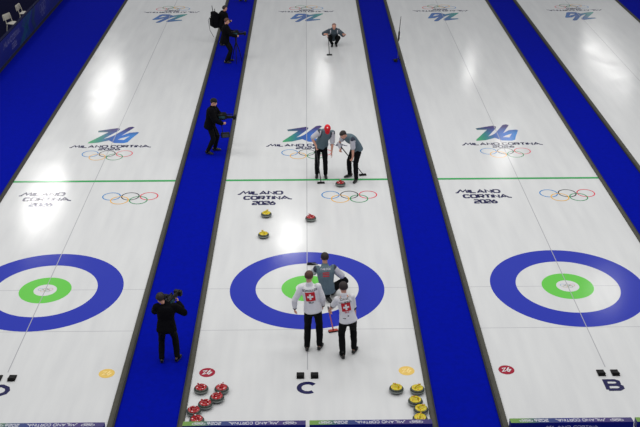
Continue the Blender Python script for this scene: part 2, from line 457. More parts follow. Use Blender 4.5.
# perimeter board, upper left
pb = empty('perimeter_board', (-11.72, 24, FZ)); tag(pb, 'long dark blue printed perimeter board along the left side of the hall', 'board')
b = bmesh.new(); box(b, -.06, 0, -12, 14, 0, 1.06, .006)
obj('board_panel', b, mat('perimeter_blue', (6, 22, 104), rough=.5, noise_amt=.25, noise_scale=1.2), pb)
b = bmesh.new(); box(b, -.09, .03, -12, 14, 1.06, 1.09, .006); obj('top_rail', b, mat('dark_rail', (10, 14, 52), rough=.8, spec=.1), pb)
b = bmesh.new(); box(b, .0, .02, -12, 14, 0, .12); obj('kick_strip', b, mat('dark_kick', (6, 8, 34), rough=.8), pb)
FB = lambda x, y: V((.006, x, y))
tealm = mat('teal_print', (10, 84, 96), rough=.5); teal2 = mat('blue_print', (20, 60, 140), rough=.5); lav = mat('lavender_print', (110, 110, 165), rough=.6)
for q in range(3):
    b = bmesh.new(); stroke(b, [(-4.0+q*.3, .14), (-3.3+q*.25, .45), (-2.9+q*.25, .7), (-2.4+q*.35, 1.05)], .07, F=FB); obj('ribbon_print', b, tealm, pb)
    b = bmesh.new(); stroke(b, [(-2.8+q*.25, .14), (-2.7+q*.1, .5), (-3.4+q*.3, .8), (-2.9+q*.2, 1.05)], .05, F=FB); obj('ribbon_print', b, tealm, pb)
b = bmesh.new(); stroke(b, [(-1.4, .14), (-1.7, .55), (-1.2, 1.05)], .35, F=FB)
obj('ribbon_print', b, mat('dark_teal_print', (6, 44, 74), rough=.5), pb)
FB2 = lambda x, y: V((.009, x, y))
for w_, a, c_, z in (('mILANO', -6.4, -5.1, .66), ('CORTINa', -5.0, -3.8, .66), ('2026', -5.2, -4.5, .34)):
    b = bmesh.new(); text_strokes(b, w_, a, c_, z, .2, .035, FB2); obj('lettering', b, lav, pb)
olympic(pb, 0.2, .68, .17, .03, 0, [lav]*5, name='printed_ring', Fm=FB2)

# pale chairs behind the perimeter board
plast = mat('pale_plastic', (196, 192, 180), rough=.5)
def side_chair(x, y, rz, label):
    e = empty('side_chair', (x, y, FZ), rz); tag(e, label, 'chair', 'pale chairs behind the perimeter board')
    b = bmesh.new(); box(b, -.23, .23, -.22, .22, .44, .47, .012); obj('seat', b, plast, e)
    b = bmesh.new()
    box(b, -.25, .25, .22, .25, .60, .86, .012, Matrix.Rotation(-.12, 4, 'X'))
    for sx in (-1, 1): tube(b, [(sx*.2, .2, .46), (sx*.2, .24, .6), (sx*.2, .30, .80)], [.016]*3)
    obj('backrest', b, plast, e, True)
    for sx in (-1, 1):
        for sy in (-1, 1):
            b = bmesh.new(); tube(b, [(sx*.19, sy*.18, .44), (sx*.23, sy*.23, .02)], [.017, .013]); obj('leg', b, plast, e, True)
side_chair(-12.55, 22.3, 1.2, 'pale chair behind the perimeter board, nearer to the camera')
side_chair(-12.45, 24.0, 1.5, 'pale chair behind the perimeter board, nearer the top left corner')

# ------------------------------------------------------------------ curling stones
granite = mat('dark_granite', (52, 58, 52), rough=.22, noise_amt=.35, noise_scale=120)
band = mat('grey_striking_band', (136, 142, 138), rough=.6, noise_amt=.15, noise_scale=150)
redp = mat('red_handle_plastic', (168, 6, 20), rough=.25); yelp = mat('yellow_handle_plastic', (212, 192, 16), rough=.3)
wst = mat('white_sticker', (235, 235, 235), rough=.4); rst = mat('red_sticker', (190, 40, 20), rough=.4)
def make_stone(c, sticker):
    e = empty('curling_stone', (0, 0, 0))
    R = .145
    b = bmesh.new()
    lathe(b, [(0, .004), (.062, .004), (.066, 0), (.072, .003), (.105, .012), (.132, .028), (R-.001, .044), (R, .052)], 40)
    lathe(b, [(R, .072), (R-.002, .08), (.136, .096), (.122, .108), (.10, .114), (0, .114)], 40)
    lathe(b, [(R, .052), (R, .072)], 40)
    bmesh.ops.remove_doubles(b, verts=b.verts, dist=1e-5)
    obj('granite_body', b, granite, e, True)
    b = bmesh.new(); lathe(b, [(R-.001, .046), (R+.0015, .049), (R+.0015, .075), (R-.001, .078)], 40); obj('striking_band', b, band, e, True)
    b = bmesh.new(); lathe(b, [(.112, .108), (.114, .116), (.108, .122), (.03, .127), (0, .127)], 40); tp = obj('top_plate', b, c, e, True)
    b = bmesh.new()
    tube(b, [(-.055, 0, .125), (-.05, 0, .15), (-.025, 0, .168), (.02, 0, .172), (.075, 0, .17)], [.017, .015, .014, .015, .014], [.02, .018, .017, .018, .015], side=V((0, 1, 0)))
    h = obj('handle', b, c, e, True)
    b = bmesh.new(); lathe(b, [(.016, .0), (.016, .003), (0, .004)], 16, Matrix.Translation((.03, 0, .185))); obj('cap_sticker', b, sticker, h, True)
    b = bmesh.new(); 
    for a in (0.9, 2.6, 4.2): lathe(b, [(.012, .0), (.012, .003), (0, .003)], 12, Matrix.Translation((.078*math.cos(a), .078*math.sin(a), .1235)))
    obj('plate_sticker', b, sticker, tp)
    return e
sr = make_stone(redp, wst); sy = make_stone(yelp, rst)
STONES = [
 (sr, 0.97, 5.92, 1.7, 'red-handled stone sliding just over the green hog line between the sweepers'),
 (sr, 0.1, 3.65, 2.2, 'red-handled stone alone on the centre line between hog line and house'),
 (sr, -2.13, -4.14, 2.6, 'red stone just below the round red emblem, leftmost at the back of the row'),
 (sr, -1.72, -4.15, 1.2, 'red stone farthest right in the cluster at the left end board'),
 (sr, -1.79, -4.445, .4, 'red stone third from the board, touching distance below the rightmost red one'),
 (sr, -2.0, -4.66, 2.9, 'red stone in the middle of the diagonal row at the left end board'),
 (sr, -2.205, -4.88, .2, 'red stone against the left foam divider, second nearest the end board'),
 (sr, -2.12, -5.175, 2.4, 'red stone half hidden behind the left end board'),
 (sy, -1.1, 3.92, .9, 'yellow stone below the 2026 lettering, farther of the two left of centre'),
 (sy, -1.13, 2.68, 2.2, 'yellow stone nearer the top of the blue house ring'),
 (sy, 1.78, -4.2, 2.5, 'yellow stone standing apart at the left of the yellow cluster'),
 (sy, 2.195, -4.23, .6, 'yellow stone below the round yellow emblem beside the right foam divider'),
 (sy, 2.12, -4.62, 2.9, 'yellow stone in the middle of the yellow cluster'),
 (sy, 2.2, -4.9, .3, 'yellow stone second nearest the right end board'),
 (sy, 2.155, -5.19, 1.3, 'yellow stone half hidden behind the right end board')]
used = set()
for src, x, y, a, lab in STONES:
    o = src if src.name not in used else copy_tree(src)
    used.add(src.name)
    o.location = (x, y, 0.0); o.rotation_euler = (0, 0, a)
    tag(o, lab, 'curling stone', 'red curling stones' if src is sr else 'yellow curling stones')

# ------------------------------------------------------------------ people
skin = mat('skin', (205, 150, 128), rough=.5)
eyew = mat('eye_white', (225, 222, 218), rough=.3); eyed = mat('eye_dark', (30, 22, 18), rough=.3); lipm = mat('lip', (165, 90, 85), rough=.5)
black_cloth = mat('black_trousers', (11, 12, 15), rough=.9, spec=.15, noise_amt=.2, noise_scale=30)
dark_jacket = mat('dark_jacket', (9, 9, 13), rough=.95, spec=.1, noise_amt=.25, noise_scale=25)
shoe_m = mat('black_shoe', (12, 12, 13), rough=.4); sole_m = mat('dark_sole', (40, 40, 42), rough=.7)
slate = mat('slate_grey_jersey', (88, 108, 118), rough=.85, noise_amt=.08, noise_scale=30)
pale = mat('pale_grey_jersey', (190, 190, 198), rough=.85, noise_amt=.05, noise_scale=30)
dark_slate = mat('dark_slate_jersey', (62, 74, 84), rough=.85, noise_amt=.08, noise_scale=30)
stripe = mat('dark_jersey_stripe', (52, 58, 74), rough=.85)
white_j = mat('white_jersey', (222, 222, 226), rough=.85, noise_amt=.03, noise_scale=30)
redj = mat('red_jersey_trim', (196, 26, 40), rough=.8)
cuffm = mat('black_cuff', (26, 26, 30), rough=.8)
hair_d = mat('dark_hair', (34, 24, 22), rough=.7, noise_amt=.4, noise_scale=60)
hair_b = mat('brown_hair', (74, 46, 36), rough=.7, noise_amt=.4, noise_scale=60)
hair_g = mat('greying_hair', (132, 104, 96), rough=.7, noise_amt=.3, noise_scale=60)
cap_red = mat('red_cap', (214, 20, 34), rough=.8)
knit = mat('black_knit', (14, 14, 17), rough=.95)

def ik(A, C, l1, l2, hint):
    A = V(A); C = V(C); d = C-A; L = d.length
    if L > (l1+l2)*.998: C = A+d.normalized()*(l1+l2)*.998; d = C-A; L = d.length
    a = (l1*l1-l2*l2+L*L)/(2*L); h = math.sqrt(max(0, l1*l1-a*a)); u = d.normalized()
    p = V(hint)-u*V(hint).dot(u)
    if p.length < 1e-4: p = u.orthogonal()
    return A+u*a+p.normalized()*h, C
def lerp(a, b, t): return a+(b-a)*t
def limb(bm, A, B, C, rs, side):
    """five radii: root, mid upper, joint, mid lower, end"""
    pts = [A, lerp(A, B, .3), lerp(A, B, .7), lerp(A, B, .93), lerp(B, C, .08), lerp(B, C, .35), lerp(B, C, .75), C]
    r = [rs[0], rs[1], lerp(rs[1], rs[2], .55), rs[2], rs[2], rs[3], lerp(rs[3], rs[4], .75), rs[4]]
    tube(bm, pts, r, side=side, n=14)

def puff(me, fn):
    ns = [n.vector.copy() for n in me.vertex_normals]
    cs = [v.co.copy() for v in me.vertices]
    flat_co = [x for c, n in zip(cs, ns) for x in (c+n*fn(c))]
    me.vertices.foreach_set('co', flat_co); me.update()
class Fig: pass
def hand(bm, wrist, fd, pn, s, curl):
    """palm, four unequal fingers bent at the knuckles, and a thumb. fd finger dir, pn palm normal, s thumb side"""
    fd = fd.normalized(); pn = (pn-fd*pn.dot(fd)).normalized(); th = (fd.cross(pn))*s; th.normalize()
    tube(bm, [wrist-fd*.02, wrist+fd*.03, wrist+fd*.085], [.026, .036, .040], [.022, .017, .014], side=th, n=12)
    for i, L in enumerate((.072, .080, .074, .058)):
        base = wrist+fd*.082+th*(.030-.020*i); p = base; d = fd.copy(); P = [base-fd*.02, base]
        for k, sgm in enumerate((.45, .30, .25)):
            ang = curl*(.85, 1.0, .7)[k]
            d = (Matrix.Rotation(ang, 3, th.cross(pn) if False else fd.cross(pn)) @ d).normalized()
            p = p+d*L*sgm; P.append(p)
        tube(bm, P, [.0095, .0095, .009, .008, .007], side=th, n=8)
    b0 = wrist+fd*.025+th*.028
    d1 = (fd*.65+th*.7+pn*(.25+.3*curl)).normalized(); d2 = (fd*.9+th*.15+pn*(.2+.7*curl)).normalized()
    tube(bm, [b0-d1*.01, b0+d1*.035, b0+d1*.035+d2*.03, b0+d1*.035+d2*.055], [.013, .012, .0105, .009], side=pn, n=8)

def human(label, loc, rz, pose, outfit, size=1.0, voxel=.009, name='person'):
    root = empty(name, loc, rz); tag(root, label, 'person'); root.scale = (size,)*3
    Minv = (Matrix.Translation(loc) @ Matrix.Rotation(rz, 4, 'Z') @ Matrix.Scale(size, 4)).inverted()
    p = pose; pel = V(p['pelvis']); neck = V(p['neck'])
    sdir = V((math.cos(p.get('syaw', 0)), math.sin(p.get('syaw', 0)), p.get('stilt', 0))).normalized()
    hdir = V((math.cos(p.get('hyaw', 0)), math.sin(p.get('hyaw', 0)), 0))
    bend = V(p.get('bend', (0, 0, 0)))
    sp = lambda t: lerp(pel, neck, t)+bend*(4*t*(1-t))
    sd = lambda t: lerp(hdir, sdir, min(1, max(0, t))).normalized()
    up = (neck-pel).normalized(); L = (neck-pel).length
    upn = (sp(1)-sp(.85)).normalized()
    sdir = (sdir-upn*sdir.dot(upn)).normalized(); fwd_c = upn.cross(sdir)
    hips = {s: pel+hdir*s*.085+up*(-.02) for s in (1, -1)}
    sh = {s: sp(.9)+sdir*s*outfit.get('shw', .180)+(fwd_c*p.get('shf', 0)) for s in (1, -1)}
    arm = {}
    for s, k in ((1, 'R'), (-1, 'L')):
        h = p[k]; w = V(h[0])
        if h[0][-1] == 'w' if isinstance(h[0], tuple) and len(h[0]) == 4 else False: w = Minv @ V(h[0][:3])
        E_, W_ = ik(sh[s], w, .30, .27, V(h[1])); arm[s] = (sh[s], E_, W_, V(h[2]), V(h[3]), h[4])
    leg = {}
    for s, k in ((1, 'RF'), (-1, 'LF')):
        q = p[k]; K, A = ik(hips[s], V(q[0]), .46, .44, V(q[2])); leg[s] = (hips[s], K, A, V(q[1]).normalized())
    # head frame
    look = V(p['look']).normalized(); hu = V(p.get('headup', (0, 0, 1)))
    hr = look.cross(hu).normalized(); hup = hr.cross(look).normalized()
    hc = neck+V(p.get('headoff', (0, .03, .17)))
    R = Matrix((hr, look, hup)).transposed()
    H = lambda x, y, z: hc+R @ V((x, y, z))
    TS = [-.14, -.02, .12, .32, .55, .75, .9, .98]
    TX = [.085, .150, .158, .138, .150, .165, .150, .085]
    TY = [.085, .110, .112, .098, .112, .118, .095, .070]
    # ---- body
    b = bmesh.new()
    tube(b, [sp(t) for t in TS], TX, TY, side=[sd(t) for t in TS], n=20)
    tube(b, [sp(.92), neck+upn*.02, H(0, -.02, -.05)], [.062, .056, .056], side=sdir)
    ell(b, H(0, -.012, .03), (.076, .096, .088), R, 24)
    ell(b, H(0, .028, -.045), (.058, .060, .070), R, 20)
    ell(b, H(0, .062, -.092), (.026, .022, .020), R, 12)
    tube(b, [H(0, .080, .015), H(0, .100, -.020), H(0, .092, -.030)], [.010, .015, .014], side=hr, n=8)
    ell(b, H(0, .078, .028), (.050, .014, .012), R, 12)
    for s in (1, -1):
        ell(b, H(s*.077, -.008, -.005), (.012, .020, .032), R, 12)
        ell(b, H(s*.036, .064, -.022), (.018, .016, .016), R, 10)
    for s in (1, -1):
        A, B_, C, fd, pn, curl = arm[s]
        limb(b, A, B_, C, (.056, .048, .040, .040, .027), fwd_c)
        ell(b, A, (.060, .058, .058), None, 14)
        hand(b, C+fd.normalized()*.01, fd, pn, p.get('thumb', 1)*(-s), curl)
        A, K, C, td = leg[s]
        limb(b, A, K, C, (.078, .076, .056, .056, .040), hdir)
        tube(b, [C+V((0, 0, -.02))-td*.04, C+V((0, 0, -.045))+td*.06, C+V((0, 0, -.06))+td*.15], [.034, .040, .036], [.034, .028, .016], side=td.cross(V((0, 0, 1))))
    o = link_mesh('body', fuse(b, voxel, 3), skin, root, True)
    # ---- face details
    for s in (1, -1):
        b = bmesh.new(); ell(b, H(s*.030, .0765, .010), (.013, .008, .0085), R, 10); e = obj('eye', b, eyew, root, True)
        b = bmesh.new(); ell(b, H(s*.030, .0835, .010), (.0055, .003, .0055), R, 8); obj('iris', b, eyed, e, True)
    b = bmesh.new(); ell(b, H(0, .083, -.060), (.022, .008, .007), R, 10); obj('mouth', b, lipm, root, True)
    # ---- hair
    if outfit.get('hair'):
        t = bmesh.new(); bmesh.ops.create_uvsphere(t, u_segments=36, v_segments=26, radius=1)
        hl = outfit.get('hairline', .045)
        for v in t.verts:
            q = v.co.copy(); fr = q.y
            lim = hl+(-.085 if fr < .1 else 0)*min(1, (.1-fr)/.5) if fr < .1 else hl+max(0, fr-.1)*.02
            z = q.z*.088+.03
            k = max(0, min(1, (z-lim)/.022))
            th = -.014+.030*k+.004*noise.noise(q*6)*k+outfit.get('volume', 0)*k
            v.co = H(q.x*(.076+th), q.y*(.096+th)-.012, q.z*(.088+th)+.03)
        obj('hair', t, outfit['hair'], root, True)
    if outfit.get('cap'):
        t = bmesh.new(); bmesh.ops.create_uvsphere(t, u_segments=32, v_segments=20, radius=1)
        for v in t.verts:
            q = v.co.copy(); th = .017 if q.z > -.05 else -.02
            v.co = H(q.x*(.076+th), q.y*(.096+th)-.012, max(q.z, -.1)*(.088+th)+.035)
        cp = obj('cap', t, outfit['cap'], root, True)
        if outfit.get('brim'):
            t = bmesh.new()
            for i in range(9):
                a = (i-4)/4; 
            top = [];bot = []
            for i in range(13):
                a = -1+2*i/12
                top.append((a*.072, .07-.02*a*a)); bot.append((a*.066, .165-.065*a*a))
            vs = []
            for dz in (0, .006):
                vs.append(([t.verts.new(H(x, y, .036+dz-.05*abs(x)/.07*.3)) for x, y in top], [t.verts.new(H(x, y, .024+dz-.05*abs(x)/.07*.4)) for x, y in bot]))
            (a0, b0), (a1, b1) = vs
            for i in range(12):
                t.faces.new((a0[i], a0[i+1], b0[i+1], b0[i])); t.faces.new((a1[i], a1[i+1], b1[i+1], b1[i]))
                t.faces.new((b0[i], b0[i+1], b1[i+1], b1[i]))
            obj('brim', t, outfit['cap'], cp, True)
            t = bmesh.new(); ell(t, H(0, -.005, .138), (.018, .018, .006), R, 12); obj('cap_emblem', t, wst, cp, True)
    if outfit.get('headset'):
        t = bmesh.new()
        pts = [H(.095*math.cos(a), -.01, .02+.11*math.sin(a)) for a in [PI*i/12 for i in range(13)]]
        tube(t, pts, [.008]*13, side=look)
        for s in (1, -1): ell(t, H(s*.092, -.005, .0), (.02, .034, .038), R, 12)
        tube(t, [H(.09, .0, -.01), H(.075, .07, -.05), H(.03, .115, -.065)], [.005, .004, .008], side=hup, n=8)
        obj('headset', t, rub, root, True)
    # ---- shirt
    g = outfit.get('loose', .018); slv = outfit.get('sleeve', .7)
    b = bmesh.new()
    T2 = [-.22 if outfit.get('long') else -.09, -.02]+TS[2:]
    TX2 = [.182+g, .172+g]+[x+g for x in TX[2:-1]]+[.072+g*.6]; TY2 = [.128+g, .120+g]+[x+g for x in TY[2:-1]]+[.062+g*.6]
    tube(b, [sp(t) for t in T2], TX2, TY2, side=[sd(t) for t in T2], n=20, capk=.4)
    if outfit.get('collar'): tube(b, [sp(.93), neck+upn*.035], [.080, .070], side=sdir, n=14)
    bones = [('torso', sp(0), sp(.5), .14), ('torso', sp(.5), sp(1), .15)]
    for s in (1, -1):
        A, B_, C = arm[s][:3]
        s_end = outfit.get('slv_'+('R' if s > 0 else 'L'), slv)
        ell(b, A, (.056+g, .054+g, .054+g), None, 14)
        E1 = lerp(A, B_, min(1, s_end)); E2 = lerp(B_, C, s_end-1) if s_end > 1 else None
        if E2 is None: tube(b, [A, lerp(A, E1, .5), E1], [.052+g, .050+g, .047+g], side=fwd_c)
        else: tube(b, [A, lerp(A, B_, .5), B_, lerp(B_, E2, .5), E2], [.052+g, .048+g, .042+g, .040+g*.8, .032+g*.6], side=fwd_c)
        bones.append(('arm', A, E1, .06)); 
        if E2: bones.append(('fore', B_, E2, .05))
    me = fuse(b, max(voxel, .010), 5)
    wk = outfit.get('wrinkle', .009)
    puff(me, lambda c: (noise.noise(c*7)*.6+noise.noise(c*16+V((3, 1, 7)))*.4)*wk)
    style = outfit['style']; mats = outfit['shirt']
    for f in me.polygons:
        c = V(f.center); best = None
        for bn, A, B_, r in bones:
            d = B_-A; t = max(0, min(1, (c-A).dot(d)/d.length_squared)); dist = (c-(A+d*t)).length/r
            if best is None or dist < best[0]: best = (dist, bn, t, A+d*t)
        lat = (c-sp(.8)).dot(sdir); along = (c-pel).dot(up)/L
        f.material_index = style(best[1], best[2], lat, along, (c-sp(.5)).dot(fwd_c))
    shirt = link_mesh(outfit.get('shirt_name', 'jersey'), me, mats, root, True)
    for f in me.polygons: pass
    # ---- trousers
    b = bmesh.new(); g2 = .014
    tube(b, [sp(-.15), sp(-.02), sp(.12), sp(.2)], [.10+g2, .145+g2, .152+g2, .140+g2], [.09+g2, .112+g2, .112+g2, .104+g2], side=[hdir]*4, n=20)
    for s in (1, -1):
        A, K, C, td = leg[s]
        limb(b, A, K, C+V((0, 0, .01)), (.080+g2, .080+g2, .062+g2, .060+g2, .050+g2), hdir)
    me = fuse(b, max(voxel, .010), 4)
    puff(me, lambda c: noise.noise(c*9)*.007+noise.noise(V((c.x*8, c.y*8, c.z*28)))*.004)
    link_mesh('trousers', me, outfit.get('trousers', black_cloth), root, True)
    # ---- shoes
    for s in (1, -1):
        A, K, C, td = leg[s]
        fl = p.get('toe'+('R' if s > 0 else 'L'))       # raised heel: toe direction may dip
        lt = td.cross(V((0, 0, 1))).normalized(); dn = lt.cross(td).normalized()
        if dn.z > 0: dn = -dn
        b = bmesh.new()
        tube(b, [C+dn*.035-td*.065, C+dn*.040+td*.02, C+dn*.052+td*.10, C+dn*.062+td*.175], [.036, .043, .048, .040], [.040, .042, .032, .018], side=lt)
        tube(b, [C+dn*-.04, C+dn*.02], [.047, .045], side=lt)
        me = fuse(b, .008, 3); sh_o = link_mesh('shoe', me, shoe_m, root, True)
        b = bmesh.new()
        tube(b, [C+dn*.073-td*.07, C+dn*.073, C+dn*.075+td*.10, C+dn*.075+td*.185], [.034, .042, .048, .036], [.010]*4, side=lt)
        obj('sole', b, sole_m, sh_o, True)
    F_ = Fig(); F_.root = root; F_.shirt = shirt; F_.sp = sp; F_.sdir = sdir; F_.fwd = fwd_c; F_.up = up; F_.arm = arm; F_.L = L; F_.H = H; F_.M = Minv.inverted()
    return F_

def back_decal(fig, name, build, c_along, m, lat=0, off=.003, sub=0):
    """wrap a flat print (x right, y up, seen from behind) onto the back of the shirt"""
    t = bmesh.new(); build(t)
    if sub: bmesh.ops.subdivide_edges(t, edges=t.edges[:], cuts=sub, use_grid_fill=True)
    bvh = BVHTree.FromPolygons([v.co for v in fig.shirt.data.vertices], [list(p.vertices) for p in fig.shirt.data.polygons])
    C = fig.sp(c_along)
    for v in t.verts:
        o = C-fig.fwd*.6+fig.sdir*(v.co.x+lat)+fig.up*v.co.y
        h = bvh.ray_cast(o, fig.fwd, 1.0)
        if h[0]: v.co = h[0]-fig.fwd*(off)
        else: v.co = C-fig.fwd*.12+fig.sdir*(v.co.x+lat)+fig.up*v.co.y
    return obj(name, t, m, fig.shirt, out=-fig.fwd)
def rectf(x0, x1, y0, y1, nx=6, ny=6):
    def f(b):
        g = [[b.verts.new((x0+(x1-x0)*i/nx, y0+(y1-y0)*j/ny, 0)) for i in range(nx+1)] for j in range(ny+1)]
        for j in range(ny):
            for i in range(nx): b.faces.new((g[j][i], g[j][i+1], g[j+1][i+1], g[j+1][i]))
    return f
flat = lambda x, y: V((x, y, 0))

def style_slate(bn, t, lat, al, fw):
    if bn == 'arm': return 1 if t > .12 else 2
    if bn == 'fore': return 1
    if al > .60 and .125 < abs(lat) <= .160 and fw > -.02: return 2
    if al > .60 and abs(lat) > .160 and fw > -.02: return 1
    return 0
def style_white(bn, t, lat, al, fw):
    if bn == 'arm' and t > .93 and style_white.cuff == 'arm': return 1
    if bn == 'fore' and t > .90: return 1
    return 0
style_white.cuff = None
def style_dark(*a): return 0
slate_fit = dict(shirt=[slate, pale, stripe], style=style_slate, sleeve=.85, collar=True)

STAND = dict(pelvis=(0, 0, .97), neck=(0, .0, 1.52), look=(0, 1, -.1))
def P(**k):
    d = dict(STAND); d.update(k); return d

# -- brooms
carbon = mat('black_carbon', (20, 20, 22), rough=.35); redsh = mat('red_broom_shaft', (190, 40, 50), rough=.35); pad_m = mat('broom_pad_black', (18, 18, 18), rough=.9)
pad_red = mat('broom_head_red', (176, 60, 44), rough=.6); white_s = mat('white_shaft', (200, 200, 205), rough=.4)
def broom(pad, top, label, shaft_m=carbon, head_m=rub, yaw=0, name='curling_broom'):
    pad = V(pad); top = V(top)
    e = empty(name, pad); tag(e, label, 'broom')
    d = (top-pad); L = d.length; d.normalize(); pv = V((0, 0, .045))
    b = bmesh.new(); tube(b, [pv, pv+d*.06], [.016, .013], side=V((1, 0, 0)), n=10); obj('pivot', b, rub, e, True)
    b = bmesh.new(); tube(b, [pv+d*.05, pv+d*(L-.32)], [.0135, .0135], side=V((1, 0, 0)), n=12); obj('shaft', b, shaft_m, e, True)
    b = bmesh.new(); tube(b, [pv+d*(L-.33), pv+d*(L-.02)], [.0155, .0155], side=V((1, 0, 0)), n=12); obj('grip', b, carbon, e, True)
    M = Matrix.Rotation(yaw, 4, 'Z')
    b = bmesh.new(); box(b, -.105, .105, -.036, .036, .022, .046, .008, M); obj('broom_head', b, head_m, e, True)
    b = bmesh.new(); box(b, -.11, .11, -.04, .04, 0.0, .024, .008, M); obj('brush_pad', b, pad_m, e, True)
    return e

# 1 far thrower crouching, faces the camera
f1 = human('grey-haired player crouching at the far end of sheet C with a broom', (1.13, 20.05, 0), PI,
  dict(pelvis=(0, -.14, .32), neck=(0, .20, .72), bend=(0, -.05, .02), look=(0, 1, -.25), headoff=(0, .06, .16), shf=.02,
       R=((.27, .40, .60), (.8, -.4, -.3), (0, .4, -.6), (-1, 0, 0), 1.2), L=((-.36, .40, .60), (-.7, -.2, -.7), (-.9, .3, .1), (0, 0, -1), .9),
       RF=((.07, .06, .10), (.1, 1, 0), (.28, 1, .3)), LF=((-.09, .00, .10), (-.1, 1, 0), (-.28, 1, .3))),
  dict(slate_fit, shirt=[dark_slate, dark_slate, pale], hair=hair_g, hairline=.07, loose=.045), 1.0, .010)
broom((.92, 18.72, 0), (.88, 19.60, .72), 'dark broom held upright by the crouching player at the far end', yaw=.0)

# 2 sweeper in red cap, faces the camera bending forward
f2 = human('sweeper in a red cap and slate jersey leaning over his broom', (.43, 6.62, 0), PI,
  dict(pelvis=(0, -.10, .97), neck=(-.15, .20, 1.49), bend=(0, -.04, .02), look=(0, .55, -.85), headup=(0, 1, .2), headoff=(-.02, .12, .12),
       R=((.15, .28, 1.06), (1, -.3, .6), (.0, .6, -.8), (-1, 0, 0), 1.3), L=((-.29, .26, .84), (-.7, -.4, 0), (-.1, .25, -1), (1, 0, .1), .25),
       RF=((.13, .02, .10), (.1, 1, 0), (.1, 1, 0)), LF=((-.12, .05, .10), (-.1, 1, 0), (-.1, 1, 0))),
  dict(slate_fit, hair=hair_d, cap=cap_red, brim=True, loose=.032), 1.0, .009)
broom((.41, 6.10, 0), (.24, 6.46, 1.16), 'dark broom of the sweeper in the red cap', yaw=.1)

# 3 bare-headed sweeper facing left, leaning over
f3 = human('dark-haired bare-headed sweeper bending over with a broom held across his legs', (1.37, 6.42, 0), PI*.72,
  dict(pelvis=(0, -.10, .97), neck=(0, .30, 1.37), bend=(0, -.05, .05), look=(0, .75, -.75), headup=(0, .7, .7), headoff=(0, .12, .11), syaw=.15,
       R=((.12, .40, 1.02), (.8, -.3, -.2), (-.2, .7, -.6), (-1, 0, 0), 1.3), L=((-.20, .22, .74), (-.7, -.6, 0), (.1, .5, -.9), (1, 0, 0), 1.2),
       RF=((.18, -.01, .10), (.2, 1, 0), (.1, 1, 0)), LF=((-.20, .08, .10), (-.5, 1, 0), (-.1, 1, 0)), ),
  dict(slate_fit, hair=hair_d, slv_R=1.9, loose=.028), 1.0, .009)
broom((1.65, 6.66, 0), (.98, 6.16, 1.08), 'dark broom held by the bare-headed sweeper right of the red cap', yaw=.2)

# 4 crouching player in the house, seen from behind
f4 = human('dark-haired player in slate jersey squatting in the house with his back turned', (.44, -.42, 0), .05,
  dict(pelvis=(.0, -.12, .28), neck=(-.02, .06, .76), bend=(0, -.05, 0), look=(0, 1, -.35), headoff=(.0, .07, .15), shf=.03,
       R=((.28, .26, .52), (.7, -.5, -.6), (-.3, .9, -.2), (0, 0, -1), .5), L=((-.16, .50, .48), (-.7, -.4, -.6), (0, .8, -.5), (1, 0, 0), 1.2),
       RF=((.16, .10, .10), (.35, 1, 0), (1, .25, .6)), LF=((.02, -.16, .13), (.5, -.7, -.25), (-.3, 1, -.3))),
  dict(slate_fit, hair=hair_d, loose=.03), 1.05, .008)
back_decal(f4, 'name_print', lambda b: text_strokes(b, 'THIESSE', -.115, .115, -.02, .04, .007, flat), .84, whitet, sub=1)
back_decal(f4, 'flag_print', rectf(-.07, .07, -.05, .045), .62, redj)
back_decal(f4, 'flag_stripe', lambda b: [rectf(-.07, .07, y, y+.016, 8, 1)(b) for y in (-.028, .008)], .62, slate, off=.005)
broom((.11, 1.17, 0), (.24, .08, .55), 'dark broom resting on the ice in front of the squatting player', yaw=.0)

# 5 left Swiss player from behind
white_fit = dict(shirt=[white_j, cuffm, redj], style=style_white, collar=True, loose=.022)
f5 = human('player in long-sleeved white jersey with a red cross flag, the left of the two standing', (.12, -2.60, 0), -.08,
  P(pelvis=(0, 0, .98), neck=(-.07, .05, 1.50), look=(.1, 1, -.35), headoff=(-.01, .05, .165),
    R=((.20, .18, .95), (.6, -1, 0), (-.1, .35, -1), (-1, 0, 0), .5), L=((-.38, .08, .92), (-.8, -1, 0), (-.05, .35, -1), (1, 0, 0), .5),
    RF=((.14, -.01, .10), (.25, 1, 0), (.1, 1, 0)), LF=((-.12, -.06, .10), (-.1, 1, 0), (-.1, 1, 0))),
  dict(white_fit, hair=hair_b, sleeve=1.95, shw=.168), 1.02, .008)
def cross(b):
    rectf(-.062, .062, -.020, .020, 8, 2)(b); rectf(-.020, .020, -.062, -.020, 2, 3)(b); rectf(-.020, .020, .020, .062, 2, 3)(b)
back_decal(f5, 'flag_print', rectf(-.10, .10, -.10, .10, 10, 10), .60, redj)
back_decal(f5, 'flag_cross', cross, .60, wst, off=.007)
back_decal(f5, 'name_print', lambda b: text_strokes(b, 'SCHWALLER', -.15, .15, -.02, .038, .008, flat), .86, cuffm, sub=1)
back_decal(f5, 'country_print', lambda b: text_strokes(b, 'SUI', -.045, .045, -.02, .03, .008, flat), .36, cuffm, sub=1)

